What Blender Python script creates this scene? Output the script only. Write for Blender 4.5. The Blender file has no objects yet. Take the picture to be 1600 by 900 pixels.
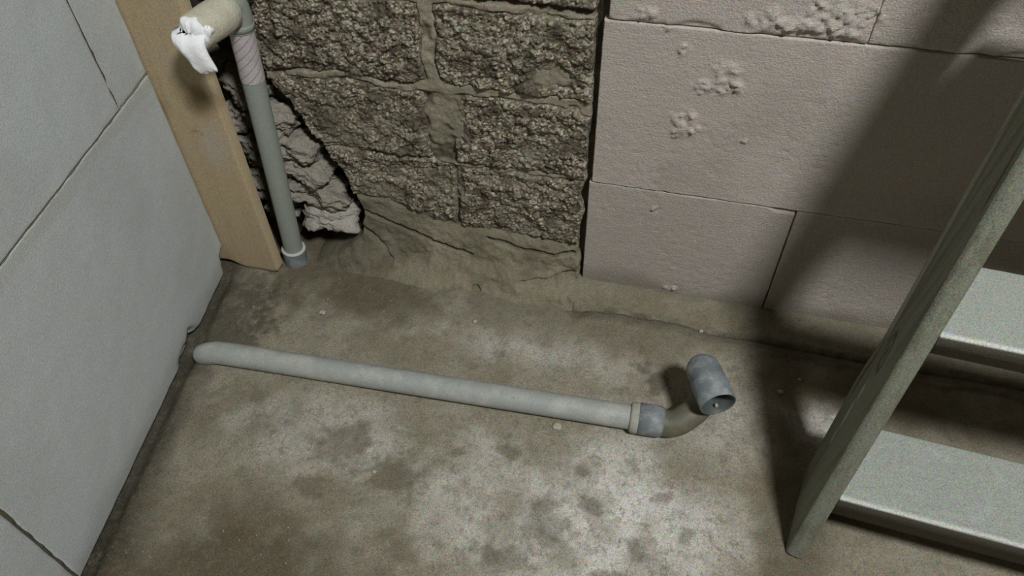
import bpy, math, random
import numpy as np
from mathutils import Vector, Matrix

# ------------------------------------------------------------------ camera, world, light, exposure
sc = bpy.context.scene
col = sc.collection
random.seed(7)
rng = np.random.default_rng(7)

def cam_matrix(yaw, pitch, roll, loc):
    yaw, pitch, roll = map(math.radians, (yaw, pitch, roll))
    f = Vector((math.sin(yaw)*math.cos(pitch), math.cos(yaw)*math.cos(pitch), -math.sin(pitch)))
    r = Vector((math.cos(yaw), -math.sin(yaw), 0)); u = r.cross(f)
    r2 = math.cos(roll)*r + math.sin(roll)*u
    u2 = -math.sin(roll)*r + math.cos(roll)*u
    m = Matrix(((r2.x, u2.x, -f.x, loc[0]), (r2.y, u2.y, -f.y, loc[1]), (r2.z, u2.z, -f.z, loc[2]), (0, 0, 0, 1)))
    return m
cd = bpy.data.cameras.new('camera')
cd.sensor_width = 36.0; cd.lens = 36.0*1142/1600
cd.clip_start = 0.02
cam = bpy.data.objects.new('camera', cd); col.objects.link(cam)
cam.matrix_world = cam_matrix(-15.28, 47.21, -1.645, (0.10418, -0.83576, 0.90884))
sc.camera = cam

w = bpy.data.worlds.new('world'); sc.world = w; w.use_nodes = True
bg = w.node_tree.nodes['Background']
bg.inputs[0].default_value = (1.0, 0.70, 0.30, 1); bg.inputs[1].default_value = 0.040

LAMP = Vector((0.96, -1.30, 2.34))
ld = bpy.data.lights.new('lamp', 'AREA'); ld.shape = 'DISK'; ld.size = 0.34
ld.energy = 59.0; ld.color = (0.97, 0.985, 1.0)
lamp = bpy.data.objects.new('ceiling_lamp', ld); col.objects.link(lamp)
lamp.location = LAMP
lamp.rotation_euler = (Vector((0.0, -0.2, 0.0)) - LAMP).to_track_quat('-Z', 'Y').to_euler()

sc.view_settings.view_transform = 'Standard'
sc.view_settings.look = 'None'
sc.view_settings.gamma = 1.0
sc.view_settings.exposure = 0.0
sc.view_settings.use_curve_mapping = False

# ------------------------------------------------------------------ numpy noise
def _h(ix, iy, s):
    n = (ix.astype(np.int64)*374761393 + iy.astype(np.int64)*668265263 + s*974711) & 0xFFFFFFFF
    n = ((n ^ (n >> 13))*1274126177) & 0xFFFFFFFF
    n = ((n ^ (n >> 16))*2246822519) & 0xFFFFFFFF
    return ((n ^ (n >> 15)) & 0xFFFFFF)/float(0xFFFFFF)
def vn(x, y, s=0):
    x = np.asarray(x, float); y = np.asarray(y, float)
    ix = np.floor(x); iy = np.floor(y); fx = x-ix; fy = y-iy
    fx = fx*fx*(3-2*fx); fy = fy*fy*(3-2*fy)
    ix = ix.astype(np.int64); iy = iy.astype(np.int64)
    a = _h(ix, iy, s); b = _h(ix+1, iy, s); c = _h(ix, iy+1, s); d = _h(ix+1, iy+1, s)
    return (a*(1-fx)+b*fx)*(1-fy) + (c*(1-fx)+d*fx)*fy      # 0..1
def fbm(x, y, s=0, o=4):
    t = 0; amp = .5; n = 0
    for k in range(o):
        t = t + amp*(vn(x, y, s+k*17)*2-1); n += amp
        x = np.asarray(x)*2.03+5.1; y = np.asarray(y)*2.03+1.7; amp *= .5
    return t/n                                              # -1..1
def worley(x, y, s=0):
    x = np.asarray(x, float); y = np.asarray(y, float)
    ix = np.floor(x).astype(np.int64); iy = np.floor(y).astype(np.int64)
    d1 = np.full(x.shape, 9.0); cid = np.zeros(x.shape)
    for dx in (-1, 0, 1):
        for dy in (-1, 0, 1):
            cx = ix+dx; cy = iy+dy
            px = cx+_h(cx, cy, s); py = cy+_h(cx, cy, s+91)
            d = np.hypot(x-px, y-py); m = d < d1
            cid = np.where(m, _h(cx, cy, s+333), cid); d1 = np.where(m, d, d1)
    return d1, cid
def ss(a, b, x):
    t = np.clip((np.asarray(x, float)-a)/(b-a), 0, 1); return t*t*(3-2*t)
def seg(px, py, pts):
    """distance to a polyline"""
    best = np.full(np.shape(px), 9.0)
    for (ax, ay), (bx, by) in zip(pts[:-1], pts[1:]):
        dx, dy = bx-ax, by-ay
        t = np.clip(((px-ax)*dx+(py-ay)*dy)/(dx*dx+dy*dy), 0, 1)
        best = np.minimum(best, np.hypot(px-ax-t*dx, py-ay-t*dy))
    return best

# ------------------------------------------------------------------ object helpers
def mesh(name, V, F, m=None, smooth=True, cols=None):
    V = np.asarray(V, np.float32)
    me = bpy.data.meshes.new(name)
    if isinstance(F, np.ndarray) and F.ndim == 2:
        k = F.shape[1]
        me.vertices.add(len(V)); me.vertices.foreach_set('co', V.ravel())
        me.loops.add(F.size); me.loops.foreach_set('vertex_index', F.ravel().astype(np.int32))
        me.polygons.add(len(F)); me.polygons.foreach_set('loop_start', np.arange(0, F.size, k, dtype=np.int32))
        me.update(calc_edges=True)
    else:
        me.from_pydata([tuple(map(float, v)) for v in V], [], [tuple(map(int, f)) for f in F]); me.update()
    if smooth:
        me.polygons.foreach_set('use_smooth', np.ones(len(me.polygons), bool))
    if cols is not None:
        ca = me.color_attributes.new('tone', 'FLOAT_COLOR', 'POINT')
        c4 = np.ones((len(V), 4), np.float32); c4[:, :cols.shape[1]] = cols
        ca.data.foreach_set('color', c4.ravel())
    if m: me.materials.append(m)
    me.validate()
    return me
def obj(name, V, F, m, parent=None, smooth=True, cols=None, org=None):
    """vertices in world coordinates; the object's origin is its parent's place, or org"""
    V = np.array(V, float)
    P = np.zeros(3)
    if parent is not None: P = np.array(parent['_p'])
    o_ = np.array(org) if org is not None else (P if parent is not None else np.zeros(3))
    o = bpy.data.objects.new(name, mesh(name, V-o_, F, m, smooth, cols)); col.objects.link(o)
    o['_p'] = [float(a) for a in o_]
    if parent is not None: o.parent = parent
    o.location = o_-P
    return o
def empty(name, loc=(0, 0, 0), parent=None):
    o = bpy.data.objects.new(name, None); col.objects.link(o)
    o.empty_display_size = .03
    P = np.array(parent['_p']) if parent is not None else np.zeros(3)
    if parent is not None: o.parent = parent
    o.location = np.array(loc, float)-P; o['_p'] = [float(a) for a in loc]
    return o
def tag(o, label=None, cat=None, group=None, kind=None):
    if label: o['label'] = label
    if cat: o['category'] = cat
    if group: o['group'] = group
    if kind: o['kind'] = kind
    return o
def grid_faces(nu, nv, off=0):
    i = np.arange(nu-1)[:, None]*nv + np.arange(nv-1)[None, :]
    i = i.ravel()+off
    return np.stack([i, i+nv, i+nv+1, i+1], 1)
def relief(name, us, vs, place, back, m, parent=None, colfn=None, org=None, ring=None):
    """a closed slab: a front grid set by place(U,V) and its skirt down to the flat back(U,V)"""
    U, W = np.meshgrid(us, vs, indexing='ij'); nu, nv = U.shape
    P = place(U, W).reshape(-1, 3)
    F = [grid_faces(nu, nv)]
    bidx = np.concatenate([np.arange(nv)*1, (np.arange(1, nu))*nv+nv-1, (nu-1)*nv+np.arange(nv-2, -1, -1), np.arange(nu-2, 0, -1)*nv])
    B = back(U, W).reshape(-1, 3)[bidx]; n0 = len(P); k = len(bidx)
    q = np.arange(k); q2 = (q+1) % k
    if ring is None:
        F.append(np.stack([bidx[q], bidx[q2], n0+q2, n0+q], 1))
    else:   # one more loop just under the arris, where the side's own tone starts
        B = np.concatenate([P[bidx]+(B-P[bidx])*.07, B])
        F.append(np.stack([bidx[q], bidx[q2], n0+q2, n0+q], 1)); F.append(np.stack([n0+q, n0+q2, n0+k+q2, n0+k+q], 1))
    F = np.concatenate(F)
    cols = None
    if colfn:
        c = colfn(U, W).reshape(-1, 3); cols = np.concatenate([c, c[bidx]] if ring is None else [c, np.tile(ring, (2*k, 1))])
    o = obj(name, np.concatenate([P, B]), F, m, parent, True, cols, org)
    return o
def frame_axes(d, up=(0, 0, 1)):
    d = np.array(d, float); d /= np.linalg.norm(d)
    u = np.cross(up, d)
    if np.linalg.norm(u) < 1e-4: u = np.cross((0, 1, 0), d)
    u /= np.linalg.norm(u); v = np.cross(d, u)
    return d, u, v
def tube(pts, rads, n=40, up=(0, 0, 1), wob=0, close=(False, False)):
    """swept round body, returns V, F (quads) ; inner wall added by giving the path back on itself"""
    pts = np.array(pts, float); V = []; F = []
    T = np.gradient(pts, axis=0)
    d, u, v = frame_axes(T[0], up)
    for i, p in enumerate(pts):
        t = T[i]
        if np.linalg.norm(t) > 1e-9:
            t = t/np.linalg.norm(t)
            if np.dot(t, d) > -.2:
                u = u-np.dot(u, t)*t; u /= np.linalg.norm(u); v = np.cross(t, u); d = t
        a = np.arange(n)/n*2*math.pi
        r = rads[i]*(1+wob*np.sin(a*3+i*.5))
        V.append(p+np.outer(np.cos(a)*r, u)+np.outer(np.sin(a)*r, v))
    m_ = len(pts); V = np.concatenate(V)
    q = np.arange(n); q2 = (q+1) % n
    for i in range(m_-1):
        F.append(np.stack([i*n+q, i*n+q2, (i+1)*n+q2, (i+1)*n+q], 1))
    F = np.concatenate(F)
    return V, F
def spline(P, n):
    P = np.array(P, float); out = []
    Q = np.vstack([2*P[0]-P[1], P, 2*P[-1]-P[-2]])
    for i in range(1, len(Q)-2):
        for t in np.linspace(0, 1, n, endpoint=False):
            a, b, c, d = Q[i-1], Q[i], Q[i+1], Q[i+2]
            out.append(.5*((2*b)+(c-a)*t+(2*a-5*b+4*c-d)*t*t+(3*b-a-3*c+d)*t**3))
    out.append(P[-1]); return np.array(out)

# ------------------------------------------------------------------ materials
def lin(c):
    return tuple(((x/255)/12.92 if x/255 <= .04045 else ((x/255+.055)/1.055)**2.4) for x in c)
class M:
    """node material whose base colour goes through a chain of mixes"""
    def __init__(s, name, rgb, rough=.9, spec=.25):
        s.m = bpy.data.materials.new(name); s.m.use_nodes = True
        s.t = s.m.node_tree; s.b = s.t.nodes['Principled BSDF']
        s.b.inputs['Roughness'].default_value = rough
        s.b.inputs['Specular IOR Level'].default_value = spec
        n = s.t.nodes.new('ShaderNodeRGB'); n.outputs[0].default_value = (*rgb, 1)
        s.c = n.outputs[0]; s.h = None
        tc = s.t.nodes.new('ShaderNodeTexCoord'); s.co = tc.outputs['Object']; s.uv = tc.outputs['UV']
    def n(s, k, **kw):
        x = s.t.nodes.new(k)
        for a, b in kw.items(): setattr(x, a, b)
        return x
    def link(s, a, b): s.t.links.new(a, b)
    def map(s, scale=(1, 1, 1), src=None, rot=(0, 0, 0)):
        x = s.n('ShaderNodeMapping'); x.inputs['Scale'].default_value = scale; x.inputs['Rotation'].default_value = rot
        s.link(src or s.co, x.inputs[0]); return x.outputs[0]
    def noise(s, scale, detail=4, rough=.6, co=None, dist=0):
        x = s.n('ShaderNodeTexNoise'); x.inputs['Scale'].default_value = scale
        x.inputs['Detail'].default_value = detail; x.inputs['Roughness'].default_value = rough; x.inputs['Distortion'].default_value = dist
        s.link(co or s.co, x.inputs['Vector']); return x.outputs['Fac'], x.outputs['Color']
    def voro(s, scale, co=None, feature='F1'):
        x = s.n('ShaderNodeTexVoronoi'); x.feature = feature; x.inputs['Scale'].default_value = scale
        s.link(co or s.co, x.inputs['Vector']); return x
    def ramp(s, f, a, b, va=0., vb=1.):
        x = s.n('ShaderNodeMapRange'); x.interpolation_type = 'SMOOTHSTEP'
        for i, v in zip((1, 2, 3, 4), (a, b, va, vb)): x.inputs[i].default_value = v
        s.link(f, x.inputs[0]); return x.outputs[0]
    def math(s, op, a, b):
        x = s.n('ShaderNodeMath', operation=op)
        for i, v in enumerate((a, b)):
            if isinstance(v, (int, float)): x.inputs[i].default_value = v
            else: s.link(v, x.inputs[i])
        return x.outputs[0]
    def mix(s, f, rgb, blend='MIX'):
        x = s.n('ShaderNodeMix', data_type='RGBA', blend_type=blend)
        if isinstance(f, (int, float)): x.inputs[0].default_value = f
        else: s.link(f, x.inputs[0])
        s.link(s.c, x.inputs[6])
        if isinstance(rgb, tuple): x.inputs[7].default_value = (*rgb, 1)
        else: s.link(rgb, x.inputs[7])
        s.c = x.outputs[2]; return s
    def attr(s, name='tone'):
        x = s.n('ShaderNodeAttribute'); x.attribute_name = name
        y = s.n('ShaderNodeSeparateColor'); s.link(x.outputs['Color'], y.inputs[0]); return y.outputs, x.outputs['Color']
    def grain(s, scale=700, amt=.25):
        """fine coloured mineral grain"""
        f, c = s.noise(scale*1.5, 2, .8); amt = min(.85, amt*2.3)
        x = s.n('ShaderNodeMix', data_type='RGBA', blend_type='OVERLAY'); x.inputs[0].default_value = amt
        g = s.n('ShaderNodeHueSaturation'); g.inputs['Saturation'].default_value = .75
        s.link(c, g.inputs['Color'])
        k = s.n('ShaderNodeBrightContrast'); k.inputs['Contrast'].default_value = 1.3
        s.link(g.outputs[0], k.inputs[0])
        s.link(s.c, x.inputs[6]); s.link(k.outputs[0], x.inputs[7]); s.c = x.outputs[2]; return s
    def bump(s, f, dist, strength=1.0):
        x = s.n('ShaderNodeBump'); x.inputs['Strength'].default_value = strength; x.inputs['Distance'].default_value = dist
        s.link(f, x.inputs['Height'])
        if s.h is not None: s.link(s.h, x.inputs['Normal'])
        s.h = x.outputs[0]; return s
    def done(s):
        s.link(s.c, s.b.inputs['Base Color'])
        if s.h is not None: s.link(s.h, s.b.inputs['Normal'])
        return s.m

# -- pale blocks of the left wall (cool white) : tone.r = dirt
def mat_left():
    m = M('pale_aerated_block', (.45, .478, .475))
    n, _ = m.noise(5, 4); m.mix(m.ramp(n, .35, .7, 0, .35), (.42, .44, .42))
    a, _ = m.attr(); m.mix(m.math('MULTIPLY', a[0], .85), (.20, .20, .16))
    m.mix(m.math('MULTIPLY', a[1], .9), (.38, .385, .34))
    m.grain(520, .22)
    f, _ = m.noise(420, 3); m.bump(f, .0007, .6)
    return m.done()
def mat_right():
    m = M('warm_aerated_block', (.42, .37, .325))
    n, _ = m.noise(7, 5); m.mix(m.ramp(n, .35, .7, 0, .4), (.36, .33, .28))
    st, _ = m.noise(1, 5, .7, m.map((30, 30, 600))); m.mix(m.ramp(st, .3, .7, 0, .25), (.47, .42, .375))
    a, _ = m.attr(); m.mix(m.math('MULTIPLY', a[0], .9), (.14, .125, .09))
    m.mix(m.math('MULTIPLY', a[1], .8), (.47, .44, .40))
    m.grain(480, .25)
    f, _ = m.noise(380, 3); m.bump(f, .0016, .8); m.bump(st, .0010, .8)
    return m.done()
# -- rough aggregate block : tone.r = smeared mortar
def mat_rough():
    m = M('coarse_aggregate_block', (.08, .060, .038))
    v = m.voro(300, m.map((1, 1, 1.5)))
    sep = m.n('ShaderNodeSeparateColor'); m.link(v.outputs['Color'], sep.inputs[0])
    m.mix(m.ramp(sep.outputs[0], .25, .35), (.215, .18, .13))
    m.mix(m.ramp(sep.outputs[1], .68, .72), (.40, .38, .30))
    m.mix(m.ramp(sep.outputs[2], .86, .9), (.12, .085, .06))
    v2 = m.voro(75, m.map((1, 1, 1.4))); sep2 = m.n('ShaderNodeSeparateColor'); m.link(v2.outputs['Color'], sep2.inputs[0])
    m.mix(m.math('MULTIPLY', m.ramp(sep2.outputs[0], .93, .96), m.ramp(v2.outputs['Distance'], .35, .25)), (.48, .43, .32))
    n, _ = m.noise(16, 4); m.mix(m.ramp(n, .45, .68, 0, .55), (.20, .19, .13))
    n, _ = m.noise(26, 4); m.mix(m.ramp(n, .50, .62, 0, .75), (.055, .04, .027))
    a, _ = m.attr(); m.mix(m.math('MULTIPLY', a[0], .85), (.19, .165, .115))
    m.mix(m.math('MULTIPLY', a[1], .9), (.035, .03, .02))
    m.grain(420, .45)
    f, _ = m.noise(300, 4, .7); m.bump(f, .003, .9)
    return m.done()
# -- mortar bed of the old wall : tone.r = dark gaps, cracks and recesses, tone.g = pale
def mat_mortar():
    m = M('old_mortar', (.205, .182, .125))
    n, _ = m.noise(14, 5, .65, m.map((1, 1, 1.8), rot=(0, .3, 0))); m.mix(m.ramp(n, .42, .66, 0, .75), (.115, .10, .064))
    n, _ = m.noise(22, 5, .6); m.mix(m.ramp(n, .5, .7, 0, .6), (.255, .225, .165))
    a, _ = m.attr(); m.mix(m.math('MULTIPLY', a[0], .92), (.03, .026, .017))
    m.mix(m.math('MULTIPLY', a[1], .9), (.30, .265, .20))
    m.grain(450, .38)
    f, _ = m.noise(260, 4, .7); m.bump(f, .0016, .8)
    return m.done()
def mat_floor():
    m = M('stained_concrete', (.25, .226, .17))
    a, c = m.attr()
    m.mix(a[0], (.68, .665, .61))                                      # pale cement film, also brightening the light pool by the ladder
    n, _ = m.noise(13, 6, .68, dist=.4); m.mix(m.ramp(n, .44, .64, 0, .5), (.155, .132, .078))
    n, _ = m.noise(34, 5, .7); m.mix(m.ramp(n, .52, .68, 0, .5), (.12, .122, .078))
    m.mix(m.math('MULTIPLY', a[1], .85), (.075, .060, .032))          # brown dirt, and painted shadow by the ladder
    m.mix(m.math('MULTIPLY', a[2], .85), (.034, .030, .020))         # damp left edge, dark elbow patches and ledge foot
    n, _ = m.noise(75, 5, .75); m.mix(m.ramp(n, .5, .68, 0, .12), (.36, .33, .26))
    n, _ = m.noise(90, 5, .75, m.map((1.3, 1, 1), rot=(0, 0, 1))); m.mix(m.ramp(n, .54, .66, 0, .5), (.13, .12, .08))
    v = m.voro(120); m.mix(m.ramp(v.outputs['Distance'], .16, .08, 0, .35), (.09, .085, .06))
    n, _ = m.noise(150, 5, .8); m.mix(m.ramp(n, .52, .68, 0, .4), (.10, .10, .065))
    n, _ = m.noise(48, 6, .8, dist=.6); m.mix(m.ramp(n, .53, .66, 0, .45), (.15, .125, .08))
    m.grain(430, .38)
    f, _ = m.noise(240, 4, .7); m.bump(f, .0014, .7)
    f, _ = m.noise(60, 3, .6); m.bump(f, .002, .5)
    return m.done()
def mat_board():
    m = M('planed_pine', (.40, .315, .19))
    n, _ = m.noise(1, 5, .6, m.map((90, 90, 5)), .6); m.mix(m.ramp(n, .4, .65, 0, .35), (.32, .255, .155))
    n, _ = m.noise(9, 3); m.mix(m.ramp(n, .45, .7, 0, .6), (.37, .315, .225))
    n, _ = m.noise(11, 3, .5, m.map((1, 1, .6))); m.mix(m.ramp(n, .56, .7, 0, .75), (.225, .155, .075))
    a, _ = m.attr(); m.mix(m.math('MULTIPLY', a[0], .8), (.17, .12, .06)); m.mix(m.math('MULTIPLY', a[1], .8), (.39, .36, .31))
    m.grain(500, .28)
    return m.done()
def mat_pipe(name, rgb, dust, amt=.5, scale=30, rough=.55):
    m = M(name, rgb, rough, .4)
    n, _ = m.noise(scale, 5, .65); m.mix(m.ramp(n, .42, .68, 0, amt), dust)
    n, _ = m.noise(scale*3.1, 4, .7); m.mix(m.ramp(n, .6, .72, 0, amt*.6), tuple(x*.5 for x in rgb))
    m.grain(500, .18)
    f, _ = m.noise(200, 3); m.bump(f, .0005, .5)
    return m.done()
def mat_plain(name, rgb, rough=.9, g=.2, b=.0008):
    m = M(name, rgb, rough); n, _ = m.noise(60, 4); m.mix(m.ramp(n, .4, .7, 0, .45), tuple(x*.72 for x in rgb))
    m.grain(500, g); f, _ = m.noise(250, 3); m.bump(f, b, .8); return m.done()
def mat_tape():
    m = M('striped_tape', (.42, .41, .41), .5, .4)
    n, _ = m.noise(40, 3); m.mix(m.ramp(n, .4, .7, 0, .4), (.33, .33, .32))
    s = m.n('ShaderNodeSeparateXYZ'); m.link(m.uv, s.inputs[0])
    q = m.math('ADD', m.math('MULTIPLY', s.outputs[0], 7.0), m.math('MULTIPLY', s.outputs[1], -7.6))
    fr = m.math('FRACT', q, 0.0)
    ab = m.math('ABSOLUTE', m.math('SUBTRACT', fr, .5), 0.0)
    m.mix(m.math('MULTIPLY', m.ramp(ab, .11, .05), .75), (.36, .12, .14)); m.grain(450, .2); return m.done()
def mat_wood_dark():
    m = M('weathered_grey_wood', (.155, .162, .118), .85)
    a, _ = m.attr()
    m.mix(m.math('MULTIPLY', a[0], .9), (.33, .34, .275))
    n, _ = m.noise(1, 6, .65, m.map((60, 60, 3.0), rot=(-.27, .12, 0)), .5); m.mix(m.ramp(n, .45, .65, 0, .6), (.105, .10, .07))
    n, _ = m.noise(22, 4, .6); m.mix(m.ramp(n, .5, .72, 0, .4), (.17, .175, .15))
    m.mix(m.math('MULTIPLY', a[1], .9), (.035, .03, .02)); m.mix(m.math('MULTIPLY', a[2], .9), (.48, .48, .38))
    m.grain(430, .35)
    f, _ = m.noise(1, 5, .6, m.map((160, 160, 8), rot=(-.27, .12, 0))); m.bump(f, .0015, .8)
    return m.done()
def mat_tread():
    m = M('cement_dusted_tread', (.29, .31, .27), .9)
    n, _ = m.noise(1, 5, .6, m.map((4, 60, 60))); m.mix(m.ramp(n, .45, .7, 0, .3), (.27, .29, .25))
    n, _ = m.noise(30, 5, .65); m.mix(m.ramp(n, .5, .72, 0, .4), (.37, .39, .36))
    a, _ = m.attr(); m.mix(m.math('MULTIPLY', a[0], .9), (.075, .062, .042)); m.mix(m.math('MULTIPLY', a[1], .7), (.55, .57, .52))
    m.grain(430, .3); f, _ = m.noise(1, 4, .6, m.map((20, 200, 200))); m.bump(f, .0008, .7)
    return m.done()

ML, MR, MRG, MM, MF, MB = mat_left(), mat_right(), mat_rough(), mat_mortar(), mat_floor(), mat_board()
M_PIPE = mat_pipe('dusty_grey_plastic', (.295, .315, .29), (.44, .43, .38), .6)
M_PIPEV = mat_pipe('matt_grey_plastic', (.245, .27, .235), (.29, .30, .26), .4)
M_BLUE = mat_pipe('blue_grey_plastic', (.15, .175, .185), (.33, .335, .31), .65, 60)
M_OLIVE = mat_pipe('dark_olive_plastic', (.10, .10, .068), (.155, .13, .08), .7, 35)  # dark olive with brown mottling, for the lower bend
M_INNER = mat_pipe('dark_pipe_inside', (.06, .075, .07), (.12, .13, .12), .5, 60)
M_RING = mat_plain('pale_rubber_ring', (.34, .335, .285), .8)
M_LIP = mat_plain('pale_pipe_lip', (.44, .45, .42), .7)
M_FOAM = mat_plain('cream_foam_sleeve', (.50, .48, .37), .95, .15, .0015)
M_RAG = mat_plain('white_cloth', (.86, .87, .87), .95, .06, .001)
M_TAPE, MW, MT = mat_tape(), mat_wood_dark(), mat_tread()
M_WHITE = mat_plain('whitish_limestone', (.37, .345, .30), .95, .35, .004)
M_STONE = mat_plain('rubble_limestone', (.27, .245, .20), .95, .45, .004)
M_CRUMB = mat_plain('pale_mortar_crumb', (.37, .35, .27), .95, .25, .002)
M_BACK = mat_plain('dark_earth', (.05, .043, .03), 1, .3, .004)
M_JOINT = mat_plain('grey_joint_mortar', (.20, .195, .155), .95, .3, .002)
M_JOINTD = mat_plain('brown_joint_mortar', (.085, .075, .05), .95, .3, .002)

# ------------------------------------------------------------------ floor
def ysurf_line(x):
    return -.045+.008*fbm(x*14, x*0, 3)
lip = [(-.10, -.030), (-.03, -.030), (-.005, -.052), (.05, -.043), (.095, -.045), (.16, -.041), (.21, -.052), (.284, -.05), (.35, -.055), (.44, -.055), (.7, -.055), (1.3, -.055)]
def lipy(x): return np.interp(x, [p[0] for p in lip], [p[1] for p in lip])
def floor_h(x, y):
    h = .0035*fbm(x*5, y*5, 1)+.0012*fbm(x*24, y*24, 2)+.0007*fbm(x*90, y*90, 4, 3)
    # broken mortar ledge in front of the back wall
    ly = lipy(x)+.005*fbm(x*40, y*0, 9, 3)
    k = ss(-.10, -.04, x)
    h = h+k*(.014*ss(0, .004, y-ly)+.012*ss(0, .05, y-ly))
    h = h+k*(.005*ss(-.020, -.016, y-ly+.006*fbm(x*30, x*0, 21, 2))*(1-ss(-.003, .0, y-ly)))*ss(.0, .03, x)
    # groove along the left wall
    s = -(y+.10)*.985+(x+.612)*.17
    dl = (x+.612)*.985+(y+.10)*.17
    h = h-.008*(1-ss(.002, .020, dl))*ss(-.02, .03, s)
    # sink where the drain pipe comes up
    h = h-.012*np.exp(-(((x+.575)/.03)**2+((y+.262)/.025)**2))
    # lifted lumps by the old wall
    h = h+.006*np.exp(-((y-.0)/.03)**2)*ss(-.42, -.35, x)*(1-k)
    # soft pits
    for (px, py, r, d) in [(.118, -.145, .016, .004), (.03, -.235, .02, .002), (-.16, -.03, .012, .005)]:
        h = h-d*np.exp(-(((x-px)/r)**2+((y-py)/r)**2))
    return h
def blob(x, y, cx, cy, rx, ry, w_=.35, s=0):
    wx = .012*fbm(x*38, y*38, 150+s); wy = .012*fbm(x*38, y*38, 170+s)
    d = np.hypot((x+wx-cx)/rx, (y+wy-cy)/ry)+w_*fbm(x*30, y*30, 50+s)*1.7+.55*fbm(x*110, y*110, 60, 3)
    return 1-ss(.45, 1.25, d)
def floor_c(x, y):
    n = fbm(x*9, y*9, 31); n2 = fbm(x*30, y*30, 32)
    pale = ss(.75, -.1, np.hypot((x-.12)/.36, (y+.42)/.23)+.5*n+.25*n2-.15)
    pale = np.maximum(pale, .45*ss(.8, 0, np.hypot((x+.02)/.30, (y+.15)/.06)+.6*n+.3*n2))
    pale = np.maximum(pale, .4*ss(.9, .2, np.hypot((x+.30)/.18, (y+.36)/.09)+.6*n+.3*n2))
    pale = np.maximum(pale, .35*ss(.9, .1, np.hypot((x-.24)/.10, (y+.22)/.14)+.5*n+.3*n2))
    pale = pale*(.72+.28*n2)
    pale = np.maximum(pale, .8*ss(1.2, .5, np.hypot((x-.375)/.05, (y+.185)/.045)+.3*n2))  # pale cement spot that also brightens the light pool between tread shadows
    dirt_shade = ss(.0, .9, 1.35-np.hypot((x+.36)/.26, (y+.63)/.18)+.6*n+.3*n2)*1.0
    dirt_shade = np.maximum(dirt_shade, .9*ss(.0, .8, 1.1-np.hypot((x+.34)/.26, (y+.02)/.15)+.6*n+.4*n2))
    dirt_shade = np.maximum(dirt_shade, .45*ss(.0, .8, 1.1-np.hypot((x+.02)/.34, (y+.05)/.07)+.7*n+.5*n2))
    dirt_shade = np.maximum(dirt_shade, .55*ss(.1, .9, 1.0-np.hypot((x+.44)/.16, (y+.37)/.09)+.7*n+.4*n2))
    dirt_shade = np.maximum(dirt_shade, .75*ss(.0, .9, 1.15-np.abs(x-.34)/.055-np.maximum(0, -.45-y)*9+.5*n+.3*n2))  # strip painted along the stringer's cast shadow on the floor
    dirt_shade = np.maximum(dirt_shade, .8*ss(.0, .9, 1.0-np.hypot((x-.45)/.22, (y+.12)/.10)+.5*n+.3*n2))  # brown dirt that also deepens the treads' shadow in the colour
    for i, (cx, cy, rx, ry) in enumerate([(-.285, -.365, .045, .032), (-.20, -.40, .05, .03), (.03, -.43, .032, .038), (.085, -.385, .02, .014),
            (.025, -.395, .02, .02), (.15, -.43, .018, .016), (.165, -.345, .014, .012), (-.30, -.445, .03, .015), (.05, -.335, .015, .010),
            (.21, -.395, .012, .012), (-.05, -.33, .02, .012), (-.12, -.345, .015, .010), (.12, -.47, .02, .012), (-.02, -.475, .04, .014)]):
        dirt_shade = np.maximum(dirt_shade, .62*blob(x, y, cx, cy, rx, ry, .45, i))
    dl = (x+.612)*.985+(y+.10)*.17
    damp_dark = 1-ss(.010, .065, dl+.022*n2+.02*n)
    damp_dark = np.maximum(damp_dark, .85*blob(x, y, -.555, -.20, .07, .10, .3, 40))
    damp_dark = np.maximum(damp_dark, .6*blob(x, y, -.55, -.12, .06, .05, .3, 41))
    damp_dark = np.maximum(damp_dark, .7*blob(x, y, .118, -.140, .018, .016, .4, 42))  # dark patches left of the upturned elbow
    damp_dark = np.maximum(damp_dark, .75*blob(x, y, .145, -.165, .016, .030, .3, 43))
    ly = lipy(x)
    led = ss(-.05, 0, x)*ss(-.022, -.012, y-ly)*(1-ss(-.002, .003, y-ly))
    damp_dark = np.maximum(damp_dark, led*(.5+.45*ss(-.006, -.001, y-ly)))  # darker along the foot of the ledge
    top = ss(-.05, 0, x)*ss(.0, .006, y-ly)
    dirt_shade = np.maximum(dirt_shade*(1-.6*top), .35*top)
    return np.stack([np.clip(pale, 0, 1), np.clip(dirt_shade, 0, 1), np.clip(damp_dark, 0, 1)], -1)
xs = np.concatenate([np.linspace(-1.6, -.72, 40, endpoint=False), np.arange(-.72, .66, .0026), np.linspace(.66, 1.9, 50)])
ys = np.concatenate([np.linspace(-2.4, -.72, 60, endpoint=False), np.arange(-.72, .14, .0026)])
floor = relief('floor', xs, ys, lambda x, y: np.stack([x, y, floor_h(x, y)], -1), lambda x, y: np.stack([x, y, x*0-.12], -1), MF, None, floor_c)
tag(floor, 'stained rough concrete floor with pale cement film', kind='structure')

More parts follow.
